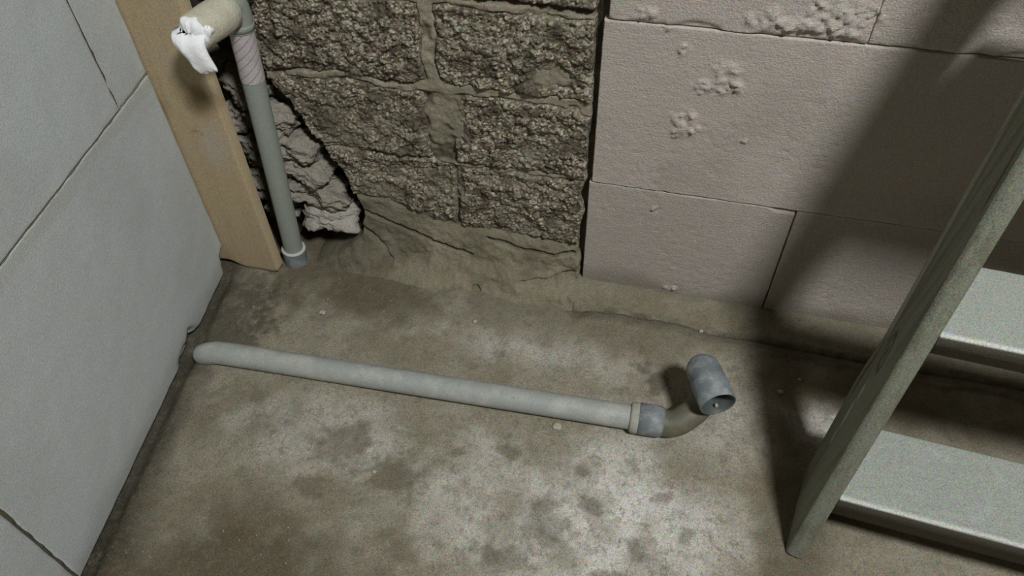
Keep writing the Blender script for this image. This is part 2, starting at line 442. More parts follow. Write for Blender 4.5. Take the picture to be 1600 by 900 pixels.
# ------------------------------------------------------------------ left wall
A = np.array([-.612, -.10]); D = np.array([.172, -.985]); D /= np.linalg.norm(D); NW = np.array([.985, .172]); NW /= np.linalg.norm(NW)
wl = empty('wall_left', (-.612, -.10, 0)); tag(wl, 'smooth pale aerated block wall', kind='structure')
def lw(s, z, h):
    return np.stack([A[0]+D[0]*s+NW[0]*h, A[1]+D[1]*s+NW[1]*h, z], -1)
def edge_round(u, v, u0, u1, v0, v1, r=.004, s=0, nz=.0012):
    d = np.minimum(np.minimum(u-u0, u1-u), np.minimum(v-v0, v1-v))+nz*fbm(u*60, v*60, s+3, 3)*np.clip(1, 0, 1)
    d = np.clip(d, 0, r)
    return -(r-np.sqrt(np.maximum(r*r-(r-d)**2, 0)))
def left_block(s0, s1, z0, z1, sd, dx=0, chip=None):
    g = .0012
    us = np.linspace(s0+g, s1-g, max(30, int((s1-s0)/.005))); vs = np.linspace(z0+g, z1-g, max(30, int((z1-z0)/.005)))
    # denser lines at the border
    us = np.unique(np.concatenate([us, s0+g+np.array([.0006, .0013]), s1-g-np.array([.001, .0022])]))
    vs = np.unique(np.concatenate([vs, z0+g+np.array([.001, .0022]), z1-g-np.array([.001, .0022])]))
    def pl(u, v):
        h = edge_round(u, v, us[0], us[-1], vs[0], vs[-1], .0016, sd, .0009)+.0006*fbm(u*30, v*30, sd)+dx
        if chip: h = chip(u, v, h)
        return lw(u, v, h)
    def cf(u, v):
        e = np.minimum(v-vs[0], 9)
        dirt_shade = .12*ss(.5, .9, .5+fbm(u*6, v*6, sd+5))
        if z0 < .1: dirt_shade = np.maximum(dirt_shade, .55*ss(.05, .0, v-z0+.02*fbm(u*20, v*20, sd+8)))
        jo = np.zeros_like(u)
        # mortar smears along the bed joint and the upright joint
        jo = np.maximum(jo, .55*ss(.016, .008, np.abs(v-.370)+.008*fbm(u*22, v*22, sd+9)))
        if z0 > .2: jo = np.maximum(jo, .8*ss(.005, .001, np.abs(u-.072)+.004*fbm(u*50, v*50, sd+6)))
        return np.stack([dirt_shade, jo, dirt_shade*0], -1)
    return relief('aerated_block', us, vs, pl, lambda u, v: lw(u, v, v*0-.10), ML, wl, cf)
def chipA(u, v, h):
    d = np.hypot((u+.022)/.030, (v-.012)/.028)+.45*fbm(u*45, v*45, 77)
    h = h-.016*ss(1.15, .55, d)
    d = np.hypot((u-.155)/.012, (v-.012)/.014)+.3*fbm(u*60, v*60, 78)
    h = h-.018*ss(1.2, .5, d)
    d = np.hypot((u-.170)/.04, (v-.004)/.018)+.3*fbm(u*60, v*60, 79)
    h = h-.006*ss(1.2, .6, d)
    return h
S0 = -.0180
left_block(S0, .537, .006, .378, 100, 0, chipA)
left_block(.537, 1.13, .004, .378, 101, -.002)
left_block(S0, .072, .378, .90, 102, -.0006)
left_block(.072, .68, .378, .752, 103, .0008)
left_block(.68, 1.28, .378, .752, 104, 0)
left_block(.072, .40, .752, 1.10, 105, 0)
left_block(.40, 1.0, .752, 1.10, 106, 0)
for c in list(wl.children)[1:2]: c['label'] = 'pale block below the frame corner, slightly set back'
def lw_strip(name, pts_u, pts_v, h, m, par=wl):
    pass
us = np.linspace(S0+.002, 1.25, 320); vs = np.linspace(.3765, .3795, 5)
o = relief('bed_joint', us, vs, lambda u, v: lw(u, v, -.0007+.0012*fbm(u*60, v*90, 5, 3)), lambda u, v: lw(u, v, v*0-.09), M_JOINT, wl)
tag(o, 'thin grey mortar joint running along the wall')
us = np.linspace(.0700, .0742, 6); vs = np.linspace(.382, .75, 140)
o = relief('upright_joint', us, vs, lambda u, v: lw(u, v, -.0006+.0018*fbm(u*90, v*70, 6, 3)), lambda u, v: lw(u, v, v*0-.09), M_JOINTD, wl)
us = np.linspace(.5355, .5385, 6); vs = np.linspace(.006, .374, 140)
o = relief('upright_joint', us, vs, lambda u, v: lw(u, v, -.0006+.0018*fbm(u*90, v*70, 7, 3)), lambda u, v: lw(u, v, v*0-.09), M_JOINTD, wl)

# ------------------------------------------------------------------ back wall
wb = empty('wall_back', (0, 0, 0)); tag(wb, 'back wall, old coarse blocks meeting warm aerated blocks', kind='structure')
def bwp(x, z, h): return np.stack([x, -h, z], -1)
SC = [(.20, .500, .035, .012), (.245, .512, .03, .02), (.165, .41, .012, .014), (.118, .345, .016, .016), (.155, .424, .016, .022), (.112, .351, .013, .026), (.108, .335, .009, .010), (.101, .454, .009, .008), (.256, .506, .03, .022), (.225, .500, .014, .010), (.285, .515, .02, .02),
      (.105, .229, .006, .005), (.143, .038, .014, .006), (.100, .198, .008, .005), (.046, .494, .015, .009), (.195, .335, .004, .005), (.075, .478, .006, .004), (.13, .405, .010, .010)]
def right_block(x0, x1, z0, z1, sd, dx=0, fine=True):
    g = .0007; st = .0023 if fine else .008
    us = np.linspace(x0+g, x1-g, int((x1-x0)/st)); vs = np.linspace(z0+g, z1-g, int((z1-z0)/st))
    us = np.unique(np.concatenate([us, x0+g+np.array([.0008, .0018]), x1-g-np.array([.0008, .0018])]))
    vs = np.unique(np.concatenate([vs, z0+g+np.array([.0008, .0018]), z1-g-np.array([.0008, .0018])]))
    def scab(u, v):
        t = np.zeros_like(u)
        for (cx, cz, rx, rz) in SC:
            d = np.hypot((u-cx)/rx, (v-cz)/rz)
            t = np.maximum(t, ss(1.15, .5, d+.9*fbm(u*85, v*85, 61, 4)))
        return t
    def pl(u, v):
        t = scab(u, v)
        h = edge_round(u, v, us[0], us[-1], vs[0], vs[-1], .0014, sd, .0010)+.0003*fbm(u*22, v*40, sd, 2)+.00025*fbm(u*140, v*240, sd+2, 2)
        h = h+t*(.0012+.0040*fbm(u*130, v*130, 64, 3)+.0050*np.maximum(0, fbm(u*260, v*260, 65, 2)))+dx
        h = h-.0005*ss(.62, .8, vn(u*160, v*160, sd+7))*ss(.6, .75, vn(u*14, v*14, sd+8))
        if abs(z0-.481) < .001: h = h-.0035*ss(.007, .0, v-z0+.010*fbm(u*26, v*0, 66, 3))
        if z1 < .3 and x0 < 0: # chipped top corner near the upright joint
            h = h-.006*ss(1.1, .6, np.hypot((u-.278)/.03, (v-.231)/.006)+.3*fbm(u*60, v*60, 5))
        return bwp(u, v, h)
    def cf(u, v):
        t = scab(u, v)
        dirt_shade = .16*ss(.1, .5, fbm(u*8, v*8, sd+5))
        if z0 < .1: dirt_shade = np.maximum(dirt_shade, .55*ss(.075, .02, v+.03*fbm(u*12, v*12, sd+8))+.15)
        edge = ss(.006, .001, np.minimum(v-vs[0], vs[-1]-v))*.5
        return np.stack([np.clip(dirt_shade, 0, 1), np.clip(np.maximum(t*.55*(fbm(u*150, v*150, 9, 2) > 0), edge), 0, 1), t*0], -1)
    return relief('aerated_block', us, vs, pl, lambda u, v: bwp(u, v, v*0-.10), MR, wb, cf)
right_block(-.0035, .2875, -.005, .231, 200)
right_block(.2885, .888, -.005, .231, 201, -.0007)
right_block(.0, .60, .231, .481, 202, .0012)
right_block(.60, 1.2, .231, .481, 203, 0, False)
right_block(.0055, .30, .481, .731, 204, .002)
right_block(.30, .90, .481, .731, 205, .0005)
right_block(.888, 1.49, -.005, .231, 206, 0, False)
right_block(1.2, 1.8, .231, .481, 207, 0, False)
right_block(.90, 1.5, .481, .731, 208, 0, False)
right_block(.0, .60, .731, .981, 209, 0, False)
right_block(.60, 1.2, .731, .981, 210, 0, False)
# solid core behind the joints
us = np.linspace(-.02, 1.8, 3); vs = np.linspace(-.05, .98, 3)
o = relief('wall_core', us, vs, lambda u, v: bwp(u, v, v*0-.012), lambda u, v: bwp(u, v, v*0-.13), M_JOINTD, wb)
# far left core behind the cavity
us = np.linspace(-.80, .0, 60); vs = np.linspace(-.06, 1.0, 60)
o = relief('cavity_back', us, vs, lambda u, v: bwp(u, v, -.052+.010*fbm(u*20, v*20, 4)), lambda u, v: bwp(u, v, v*0-.16), M_BACK, wb)
tag(o, 'dark earth behind the broken corner')

# the outline of the old wall at its lower left: everything left of this line is broken away
BND = [(.62, -.530), (.45, -.505), (.37, -.500), (.33, -.490), (.29, -.468), (.235, -.437), (.18, -.412), (.12, -.390), (.06, -.393), (.045, -.402), (.025, -.43), (0, -.48), (-.03, -.53), (-.06, -.56)]
def bnd(z): return np.interp(z, [p[0] for p in BND][::-1], [p[1] for p in BND][::-1])
def inside(x, z): return ss(-.002, .010, x-bnd(z)+.007*fbm(x*30, z*30, 70, 3)-.002)
def rightgap(x, z):
    e = -.0065-.007*ss(.03, .0, np.abs(z-.20))-.005*ss(.05, .02, np.abs(z-.115))+.003*fbm(x*0, z*60, 71, 3)
    return ss(-.001, .003, e-x)
JZ = [.101, .229, .3535, .483, .607]
def joint_mask(x, z):
    """1 in the mortar joints (smeared, uneven), 0 on the blocks"""
    wz = .010*fbm(x*14, z*6+1, 80, 4); wx = .009*fbm(x*9+2, z*20, 81, 4)
    j = np.zeros_like(x)
    for zz, wd in ((.229, .0045), (.3535, .0075), (.483, .0075), (.607, .006)):
        w_ = wd*(.8+.9*fbm(x*9, z*0, int(zz*1000), 3))
        if zz == .229: w_ = w_*ss(-.24, -.15, x)*1.3
        j = np.maximum(j, ss(.0035, -.001, np.abs(z-zz+wz)-np.maximum(w_, -.01)+.003*fbm(x*70, z*70, 79, 3)))
    j = np.maximum(j, ss(.004, -.001, np.abs(x+.229+wx)-.010)*ss(.35, .36, z)*ss(.49, .48, z))
    j = np.maximum(j, ss(.004, -.001, np.abs(x+.285+wx)-.009)*ss(.483, .49, z))
    j = np.maximum(j, .55*ss(.006, -.001, np.abs(x+.205+1.6*wx)-.003)*ss(.235, .22, z))
    # big smear under the upright joint, dwindling downwards
    j = np.maximum(j, .88*ss(.016, -.006, np.hypot((x+.222)/1.0, (z-.285)/2.1)-.026+.034*fbm(x*24, z*24, 82, 4)))
    # smears: triangle at right, blobs at lower left and low right
    for (cx, cz, rx, rz, a) in [(-.062, .395, .035, .022, .8), (-.345, .285, .055, .03, .55), (-.38, .25, .04, .035, .5), (-.31, .20, .05, .02, .35), (-.10, .125, .035, .018, .5), (-.07, .232, .06, .008, .5), (-.41, .345, .02, .03, .25), (-.13, .21, .05, .012, .45), (-.24, .19, .03, .03, .4), (-.33, .15, .05, .02, .45), (-.06, .15, .025, .02, .3), (-.30, .33, .04, .012, .35), (-.45, .30, .02, .03, .4)]:
        j = np.maximum(j, a*ss(1.15, .6, np.hypot((x-cx)/rx, (z-cz)/rz)+.5*fbm(x*35, z*35, 83, 3)))
    low = ss(.120, .090, z+.020*fbm(x*12, z*12, 84, 3)-.035*ss(-.20, -.36, x))
    j = j*(1-.55*ss(.1, .5, fbm(x*32, z*32, 94, 3)))
    return np.maximum(j, low)
def mortar_h(x, z):
    j = joint_mask(x, z)
    h = -.010+.0084*j+.0030*fbm(x*38, z*45, 85, 4)+.0010*fbm(x*160, z*160, 93, 2)
    low = ss(.115, .0, z)
    # sloping fillet with drag marks towards the floor
    h = h+.018*low+.055*ss(.05,-.03,z)**1.3+low*.013*fbm(x*11+z*9, z*26-x*8, 86, 4)+low*.005*fbm(x*70, z*70, 87, 3)
    cr = np.minimum(seg(x, z, [(-.375, .10), (-.33, .085), (-.28, .070), (-.23, .055), (-.19, .048)]), seg(x, z, [(-.39, .07), (-.36, .05), (-.34, .03), (-.33, .02)]))
    cr = np.minimum(cr, seg(x, z, [(-.16, .085), (-.11, .075), (-.05, .072), (-.02, .083)]))
    cr = np.minimum(cr, seg(x, z, [(-.10, .022), (-.06, .026), (-.03, .04), (-.018, .045)]))
    h = h-.007*ss(.005, .0008, cr+.002*fbm(x*60, z*60, 88, 2))*ss(.13, .1, z)
    h = h-.008*ss(1, .5, np.hypot((x+.175)/.010, (z+.0)/.010))
    ins = inside(x, z)*rightgap(x, z)
    return h*1.0-(.075-.058*ss(.17, .26, z))*(1-ins)
st = .0019
us = np.arange(-.57, -.0045, st); vs = np.arange(-.07, .70, st)
def mort_c(x, z):
    j = joint_mask(x, z); ins = inside(x, z)*rightgap(x, z)
    cr = np.minimum(seg(x, z, [(-.375, .10), (-.33, .085), (-.28, .070), (-.23, .055), (-.19, .048)]), seg(x, z, [(-.16, .085), (-.11, .075), (-.05, .072), (-.02, .083)]))
    dark = np.maximum(1-ins, .75*ss(.004, .0008, cr))
    dark = np.maximum(dark, .45*ss(-.25, -.38, x+.05*fbm(x*12, z*12, 89))*ss(.14, .06, z))
    dark = np.maximum(dark, .8*(1-j)*ss(.08, .12, z))
    pale = j*ss(.14, .2, z)*(.55+.4*fbm(x*14, z*14, 90))
    return np.stack([np.clip(dark, 0, 1), np.clip(pale, 0, 1), j], -1)
mb = relief('mortar_bed', us, vs, lambda u, v: bwp(u, v, mortar_h(u, v)), lambda u, v: bwp(u, v, v*0-.11), MM, wb, mort_c)
tag(mb, 'smeared brown mortar joints and sloping fillet of the old blocks')

def rough_h(x, z, s=0):
    d, c = worley(x*150, z*190, 11); d2, c2 = worley(x*60, z*75, 12); d3, c3 = worley(x*330, z*380, 13)
    h = .0030*(1-np.minimum(d, 1))*(.3+c)+.0052*(1-np.minimum(d2*1.1, 1))*(c2-.25)+.0014*(1-d3)
    h = h+.0040*fbm(x*26, z*26, 14, 3)+.0022*fbm(x*70, z*90, 15, 3)
    return h*1.45-.0030
def rough_block(x0, x1, z0, z1, sd):
    st = .00155 if z0 < .5 else .003
    us = np.arange(x0-.003, x1+.003, st); vs = np.arange(z0-.003, z1+.003, st)
    def pl(u, v):
        j = joint_mask(u, v)
        e = np.minimum(np.minimum(u-x0, x1-u), np.minimum(v-z0, v-v+9)); e = np.minimum(e, z1-v)+.006*fbm(u*28, v*28, sd, 4)
        h = rough_h(u, v)*(1-.75*j)-.010*ss(.004, -.003, e)-.0065*j
        ins = inside(u, v)*rightgap(u, v)
        return bwp(u, v, h*1.0-(.075-.045*ss(.17, .26, v))*(1-ins))
    def cf(u, v):
        j = joint_mask(u, v); ins = inside(u, v)*rightgap(u, v)
        return np.stack([np.clip(j*.9, 0, 1), np.clip(1-ins, 0, 1), j*0], -1)
    return relief('coarse_block', us, vs, pl, lambda u, v: bwp(u, v, v*0-.10), MRG, wb, cf)
rough_block(-.520, -.236, .357, .480, 1)
rough_block(-.222, -.0085, .357, .480, 2)
rough_block(-.515, -.245, .231, .350, 3)
rough_block(-.205, -.0085, .231, .350, 4)
rough_block(-.425, -.210, .100, .228, 5)
rough_block(-.206, -.0085, .100, .228, 6)
rough_block(-.530, -.296, .491, .600, 7)
rough_block(-.275, -.0085, .491, .600, 8)
rough_block(-.530, -.240, .614, .70, 9)
rough_block(-.220, -.0085, .614, .70, 10)

# rubble filling in the broken corner (whitish stones, one by one)
def lump(c, r, seed, n=14, squash=1.0, amp=.22, rot=0.0):
    """angular stone: a sphere pulled about by low noise"""
    th = np.linspace(0, math.pi, n); ph = np.arange(2*n)/(2*n)*2*math.pi
    T, P = np.meshgrid(th, ph, indexing='ij')
    X = np.sin(T)*np.cos(P); Y = np.sin(T)*np.sin(P); Z = np.cos(T)
    p = 4.0; nrm = (np.abs(X)**p+np.abs(Y)**p+np.abs(Z)**p)**(1/p); k = 1/nrm*.82
    k = k*(1+amp*fbm(X*1.7+seed, Y*1.7+Z*2.1, seed, 4))
    X, Y, Z = X*k*r[0], Y*k*r[1], Z*k*r[2]
    ca, sa = math.cos(rot), math.sin(rot)
    X, Z = X*ca-Z*sa, X*sa+Z*ca
    V = np.stack([X+c[0], Y+c[1], Z+c[2]], -1).reshape(-1, 3)
    F = []
    m2 = 2*n
    q = np.arange(m2); q2 = (q+1) % m2
    for i in range(n-1): F.append(np.stack([i*m2+q, (i+1)*m2+q, (i+1)*m2+q2, i*m2+q2], 1))
    return V, np.concatenate(F)
stones = [((-.455, .030, .078), (.054, .036, .022), .05), ((-.475, .036, .125), (.060, .038, .022), -.30), ((-.487, .034, .172), (.052, .038, .021), -.45),
          ((-.500, .036, .215), (.046, .040, .023), -.4), ((-.515, .036, .262), (.042, .038, .024), -.3), ((-.545, .040, .315), (.034, .038, .028), .1),
          ((-.575, .044, .120), (.034, .036, .030), .2), ((-.580, .046, .190), (.036, .034, .032), -.2), ((-.585, .048, .255), (.030, .032, .028), .3),
          ((-.600, .050, .33), (.03, .03, .028), .2), ((-.545, .046, .072), (.032, .034, .018), .0)]
for i, (c, r, rot) in enumerate(stones):
    c = (c[0]+.010, c[1]-.020, c[2]); r = (r[0]*1.12, r[1], r[2]*1.22); V, F = lump(c, r, 300+i, 40, 1, .42, rot)
    V = V+.0035*np.stack([fbm(V[:, 0]*60, V[:, 2]*60, 5), fbm(V[:, 0]*55, V[:, 2]*75, 6), fbm(V[:, 0]*70, V[:, 1]*70, 7)], 1)+.0018*np.stack([V[:, 0]*0, fbm(V[:, 0]*200, V[:, 2]*260, 6, 2), V[:, 0]*0], 1)
    if i: V = V+.004*np.stack([fbm(V[:, 0]*120, V[:, 2]*120, 45), V[:, 0]*0, fbm(V[:, 0]*110, V[:, 1]*130, 47)], 1)
    V[:, 1] -= 1.1*rough_h(V[:, 0]+i*.3, V[:, 2])*(1 if i else .6)
    o = obj('rubble_stone', V, F, M_STONE if i else M_WHITE, wb)
    if i == 0: tag(o, 'whitest rubble stone lying lowest in the broken corner')

# ------------------------------------------------------------------ things
def box(p0, ux, uy, uz, b=.0):
    p0, ux, uy, uz = map(lambda a: np.array(a, float), (p0, ux, uy, uz))
    V = [p0+a*ux+c*uy+d*uz for a in (0, 1) for c in (0, 1) for d in (0, 1)]
    F = [(0, 1, 3, 2), (4, 6, 7, 5), (0, 4, 5, 1), (2, 3, 7, 6), (0, 2, 6, 4), (1, 5, 7, 3)]
    return V, F

# -- wooden board standing in the corner
def board():
    xl, xr, yf, th = -.642, -.5225, -.0815, .0195
    us = np.unique(np.concatenate([np.linspace(xl, xr, 40), [xl+.001, xr-.0012]])); vs = np.linspace(.0, 1.02, 260)
    def corner(u, v):   # worn rounded lower corners
        z = v.copy()
        lift = .010*ss(-.584, -.612, u)+.003*ss(xr-.012, xr, u)+.0012*fbm(u*60, v*0, 3, 2)
        return np.where(v < .06, lift+(v)*(1-lift/.06), v)
    def pl(u, v):
        e = np.minimum(np.minimum(u-xl, xr-u), v)
        y = yf+.0012*(1-ss(0, .002, e))+.0004*fbm(u*30, v*6, 2)
        return np.stack([u+.0006*fbm(v*12, u*0, 7), y, corner(u, v)], -1)
    def bk(u, v): return np.stack([u, yf+th+u*0, corner(u, v)], -1)
    def cf(u, v):
        d = ss(1.1, .3, np.hypot((u+.545)/.035, (v-.345)/.035)+.4*fbm(u*30, v*20, 9))
        d = np.maximum(d, .7*ss(.0025, .0008, np.abs(seg(u, v, [(-.585, .285), (-.575, .288), (-.566, .283)]))))
        d = np.maximum(d, .8*ss(1, .4, np.hypot((u+.588)/.004, (v-.325)/.0025)))
        p = ss(1.1, .3, np.hypot((u+.55)/.03, (v-.27)/.05)+.5*fbm(u*30, v*20, 10))*.6
        d = np.maximum(d, .35*ss(.012, .0, v))
        return np.stack([d, p, d*0], -1)
    o = relief('wooden_board', us, vs, pl, bk, MB, None, cf, org=(-.56, -.08, 0))
    return tag(o, 'tan pine board standing upright in the corner between pale wall and grey pipe', 'board')
board()

# -- upright waste pipe
FOOT = np.array([-.5055, -.046, 0]); TOP = np.array([-.470, -.045, .474])
UP = (TOP-FOOT)/np.linalg.norm(TOP-FOOT)
vp_ = empty('waste_pipe', tuple(FOOT)); tag(vp_, 'upright grey waste pipe with striped tape, standing in the floor beside the wooden board', 'pipe')
def along(a): return FOOT+UP*a
def set_uv(o, n, rows, lens):
    me = o.data; uvl = me.uv_layers.new(name='UVMap'); vi = np.zeros(len(me.loops), np.int32); me.loops.foreach_get('vertex_index', vi)
    r = vi//n; a = (vi % n)/n; uv = np.stack([a, np.array(lens)[r]], 1)
    # fix the seam
    ls = np.arange(len(vi))//4; am = uv[:, 0].reshape(-1, 4); wrap = (am.max(1)-am.min(1)) > .5
    am[wrap] = np.where(am[wrap] < .5, am[wrap]+1, am[wrap]); uv[:, 0] = am.ravel()
    uvl.data.foreach_set('uv', uv.astype(np.float32).ravel())
R1 = .0160
V, F = tube([along(a) for a in (.030, .1, .2, .3, .36, .43)], [R1]*6); obj('pipe', V, F, M_PIPEV, vp_)
L = np.linspace(.366, .452, 8); V, F = tube([along(a) for a in L], [R1+.0007+.0003*math.sin(i*2.1) for i in range(8)])
tp = obj('tape_wrap', V, F, M_TAPE, vp_); set_uv(tp, 40, 8, (L-.366)/.1); tag(tp, 'whitish tape wrap printed with thin red slanting lines')
V, F = tube([along(-.02), along(.020), along(.028), along(.030), along(.0305), along(.0305)], [.0195, .0198, .0200, .0198, .0185, .0150]); obj('floor_socket', V, F, M_BLUE, vp_)
V, F = tube([along(.0290), along(.0297), along(.0318), along(.0325), along(.0325)], [.0198, .0208, .0206, .0195, .0160]); o = obj('socket_rim', V, F, M_LIP, vp_); tag(o, 'pale rim of the floor socket')
# bend at the top and the branch towards the room
BD = np.array([-.17, -1, .0]); BD /= np.linalg.norm(BD)
ctr = along(.474)
P = spline([along(.440), along(.462), ctr+UP*.004+BD*.006, ctr+BD*.030, ctr+BD*.046], 8)
V, F = tube(P, [.0178]*len(P), 40, up=(1, 0, 0)); o = obj('bend', V, F, M_PIPEV, vp_)
V, F = tube([along(.442), along(.4425), along(.450), along(.4505), along(.4505)], [.0165, .0185, .0185, .0180, .016]); obj('socket_rim', V, F, M_PIPEV, vp_)
# foam sleeve
P = [ctr+BD*a for a in (.012, .015, .030, .045, .060, .074, .078, .078)]
V, F = tube(P, [.018, .0226, .0236, .0236, .0232, .0228, .0220, .014], 48, up=(1, 0, 0), wob=.02); V = V+.0008*np.stack([fbm(V[:, 0]*80, V[:, 2]*80, 5), fbm(V[:, 1]*80, V[:, 2]*80, 6), fbm(V[:, 0]*80, V[:, 1]*80, 7)], 1)
o = obj('foam_sleeve', V, F, M_FOAM, vp_); tag(o, 'cream coloured foam sleeve around the branch')
# clump of mortar over the bend
V, F = lump(ctr+np.array([.012, .008, .030]), (.022, .02, .018), 340, 16, 1, .3); obj('mortar_clump', V, F, M_CRUMB, vp_)

# -- white cloth plugging the branch
end = ctr+BD*.077
def rag():
    d, u, v = frame_axes(BD, (0, 0, 1))
    n = 56
    rows = []; 
    # collar: crumpled cap over the sleeve mouth
    prof = [(-.010, .0232), (-.008, .0262), (-.002, .0270), (.004, .0262), (.009, .022), (.012, .015), (.013, .007), (.013, .0005)]
    for k, (a, r) in enumerate(prof):
        ang = np.arange(n)/n*2*math.pi
        rr = r*(1+.07*fbm(np.cos(ang)*2.2+3, np.sin(ang)*2.2+k*.6, 500, 3)+.05*np.sin(ang*5+k))
        ax = a+.004*fbm(np.cos(ang)*3, np.sin(ang)*3+k*.4, 501, 3)
        rows.append(end+np.outer(ax, d)+np.outer(np.cos(ang)*rr, u)+np.outer(np.sin(ang)*rr, v))
    V = np.concatenate(rows); q = np.arange(n); q2 = (q+1) % n
    F = np.concatenate([np.stack([i*n+q, i*n+q2, (i+1)*n+q2, (i+1)*n+q], 1) for i in range(len(prof)-1)])
    # hanging flap
    path = spline([end+np.array([-.004, -.006, .008]), end+np.array([-.002, -.017, -.004]), end+np.array([.004, -.020, -.024]), end+np.array([.010, -.018, -.046]), end+np.array([.014, -.016, -.056])], 6)
    m = 28; rows = []
    for i, p in enumerate(path):
        t = i/(len(path)-1); wd = .026*(1-t)**.55+.0085*t+.0015*math.sin(t*9); th = .009*(1-t)+.0035
        if i == len(path)-1: wd *= .55; th *= .4
        if i == 0: wd *= .55; th *= .5
        ang = np.arange(m)/m*2*math.pi
        ww = wd*np.sign(np.cos(ang))*np.abs(np.cos(ang))**.8; tt = th*np.sin(ang)+.0045*fbm(np.cos(ang)*2.6+4, np.sin(ang)*.6+i*.10, 510, 2)
        rows.append(p+np.outer(ww, (1, .15, 0))+np.outer(tt, (.1, -1, -.35)))
    V2 = np.concatenate(rows); q = np.arange(m); q2 = (q+1) % m; o0 = len(V)
    F2 = np.concatenate([np.stack([i*m+q, i*m+q2, (i+1)*m+q2, (i+1)*m+q], 1) for i in range(len(path)-1)])+o0
    # ends
    capf = np.array([[o0+i, o0+i+1, o0+m-2-i, o0+m-1-i] for i in range(0, m//2-1)]); e0 = o0+(len(path)-1)*m
    cap2 = np.array([[e0+m-1-i, e0+m-2-i, e0+i+1, e0+i] for i in range(0, m//2-1)])
    # side tuft
    V3, F3 = lump(end+np.array([.0225, -.002, .001]), (.0085, .008, .015), 520, 14, 1, .3, -.5)
    V = np.concatenate([V, V2, V3]); F = np.concatenate([F, F2, capf, cap2, F3+o0+len(V2)])
    V = end+(V-end)*.80
    V = V+.0007*np.stack([fbm(V[:, 0]*110, V[:, 2]*110, 25), fbm(V[:, 1]*110, V[:, 2]*110, 26), fbm(V[:, 0]*110, V[:, 1]*110, 27)], 1)
    o = obj('cloth_plug', V, F, M_RAG, None, org=tuple(end))
    return tag(o, 'crumpled white cloth stuffed over the cream pipe end, hanging in a flap', 'cloth')
rag()

# -- drain pipe lying on the floor
R2 = .0178
dp = empty('drain_pipe', (-.20, -.255, 0)); tag(dp, 'long dusty grey drain pipe lying across the floor with an upturned elbow', 'pipe')
a0 = np.array([-.519, -.2745, .0172]); a1 = np.array([.117, -.2455, .0195])
dirp = (a1-a0)/np.linalg.norm(a1-a0)
pts = [a0-dirp*.048+np.array([0, 0, -.017]), a0-dirp*.047+np.array([0, 0, -.0165]), a0-dirp*.043+np.array([0, 0, -.015]), a0-dirp*.036+np.array([0, 0, -.012]), a0-dirp*.022+np.array([0, 0, -.006]), a0-dirp*.008+np.array([0, 0, -.001])]
rad = [.001, .008, .0135, .0168, .0177, R2]
for t in np.linspace(0.02, 1, 24): pts.append(a0+(a1-a0)*t); rad.append(R2)
V, F = tube(pts, rad, 48); obj('pipe', V, F, M_PIPE, dp)
c0 = a1-dirp*.006
V, F = tube([c0, c0+dirp*.0005, c0+dirp*.003, c0+dirp*.010, c0+dirp*.012, c0+dirp*.0125], [R2, .0205, .0222, .0226, .0222, .019], 48); o = obj('socket_ring', V, F, M_RING, dp); tag(o, 'pale sealing ring at the end of the long pipe')
c1 = c0+dirp*.012
V, F = tube([c1, c1+dirp*.001, c1+dirp*.02, c1+dirp*.030, c1+dirp*.034, c1+dirp*.036], [.018, .0228, .0228, .0224, .0205, .0190], 48); o = obj('socket', V, F, M_BLUE, dp); tag(o, 'blue grey socket after the ring')
# lower bend
c2 = c1+dirp*.030
UE_b = np.array([.1995, -.190, .083]); UE_m = np.array([.2222, -.2405, .082])
P = spline([c2, c2+dirp*.014+np.array([0, -.001, .0]), c2+dirp*.030+np.array([0, .005, .006]), np.array([.203, -.2175, .040]), np.array([.2035, -.198, .062]), UE_b+np.array([.002, -.004, -.004])], 9)
rr = np.interp(np.linspace(0, 1, len(P)), [0, .15, .3, 1], [.0200, .0192, .0190, .0190])
V, F = tube(P, rr, 44); o = obj('lower_bend', V, F, M_OLIVE, dp); tag(o, 'dark olive bend rising from the socket')
# upper elbow with an open mouth (outer skin, lip, inner skin)
ax = (UE_m-UE_b)/np.linalg.norm(UE_m-UE_b); Lg = np.linalg.norm(UE_m-UE_b); RO = .0238
pts = []; rad = []
for t in np.linspace(0, 1, 9)[:-1]:
    a = (1-t)*math.pi/2; pts.append(UE_b-ax*RO*.95*math.sin(a)+np.array([0, 0, -.006*math.sin(a)])); rad.append(max(.0006, RO*math.cos(a)))
for t in (0, .3, .33, .36, .6, 1): pts.append(UE_b+ax*Lg*t); rad.append(RO+(.0010 if t > .32 else 0))
pts += [UE_m+ax*.0006]; rad += [RO-.0006]
V, F = tube(pts, rad, 52); obj('upper_elbow', V, F, M_BLUE, dp)
V, F = tube([UE_m+ax*.0006, UE_m-ax*.003, UE_m-ax*.018, UE_b+ax*.012, UE_b+ax*.006, UE_b+ax*.005], [RO-.0006, RO-.0030, RO-.0036, RO-.0040, RO-.009, .0005], 52)
o = obj('inner_wall', V, F, M_INNER, dp); tag(o, 'dark inside of the open elbow')
V, F = lump(UE_m-ax*.010+np.array([.004, 0, -.0165]), (.0030, .003, .0035), 541, 10, 1, .2); tag(obj('mortar_crumb', V, F, M_CRUMB), 'small pale crumb lying inside the open mouth of the grey elbow', 'crumb')

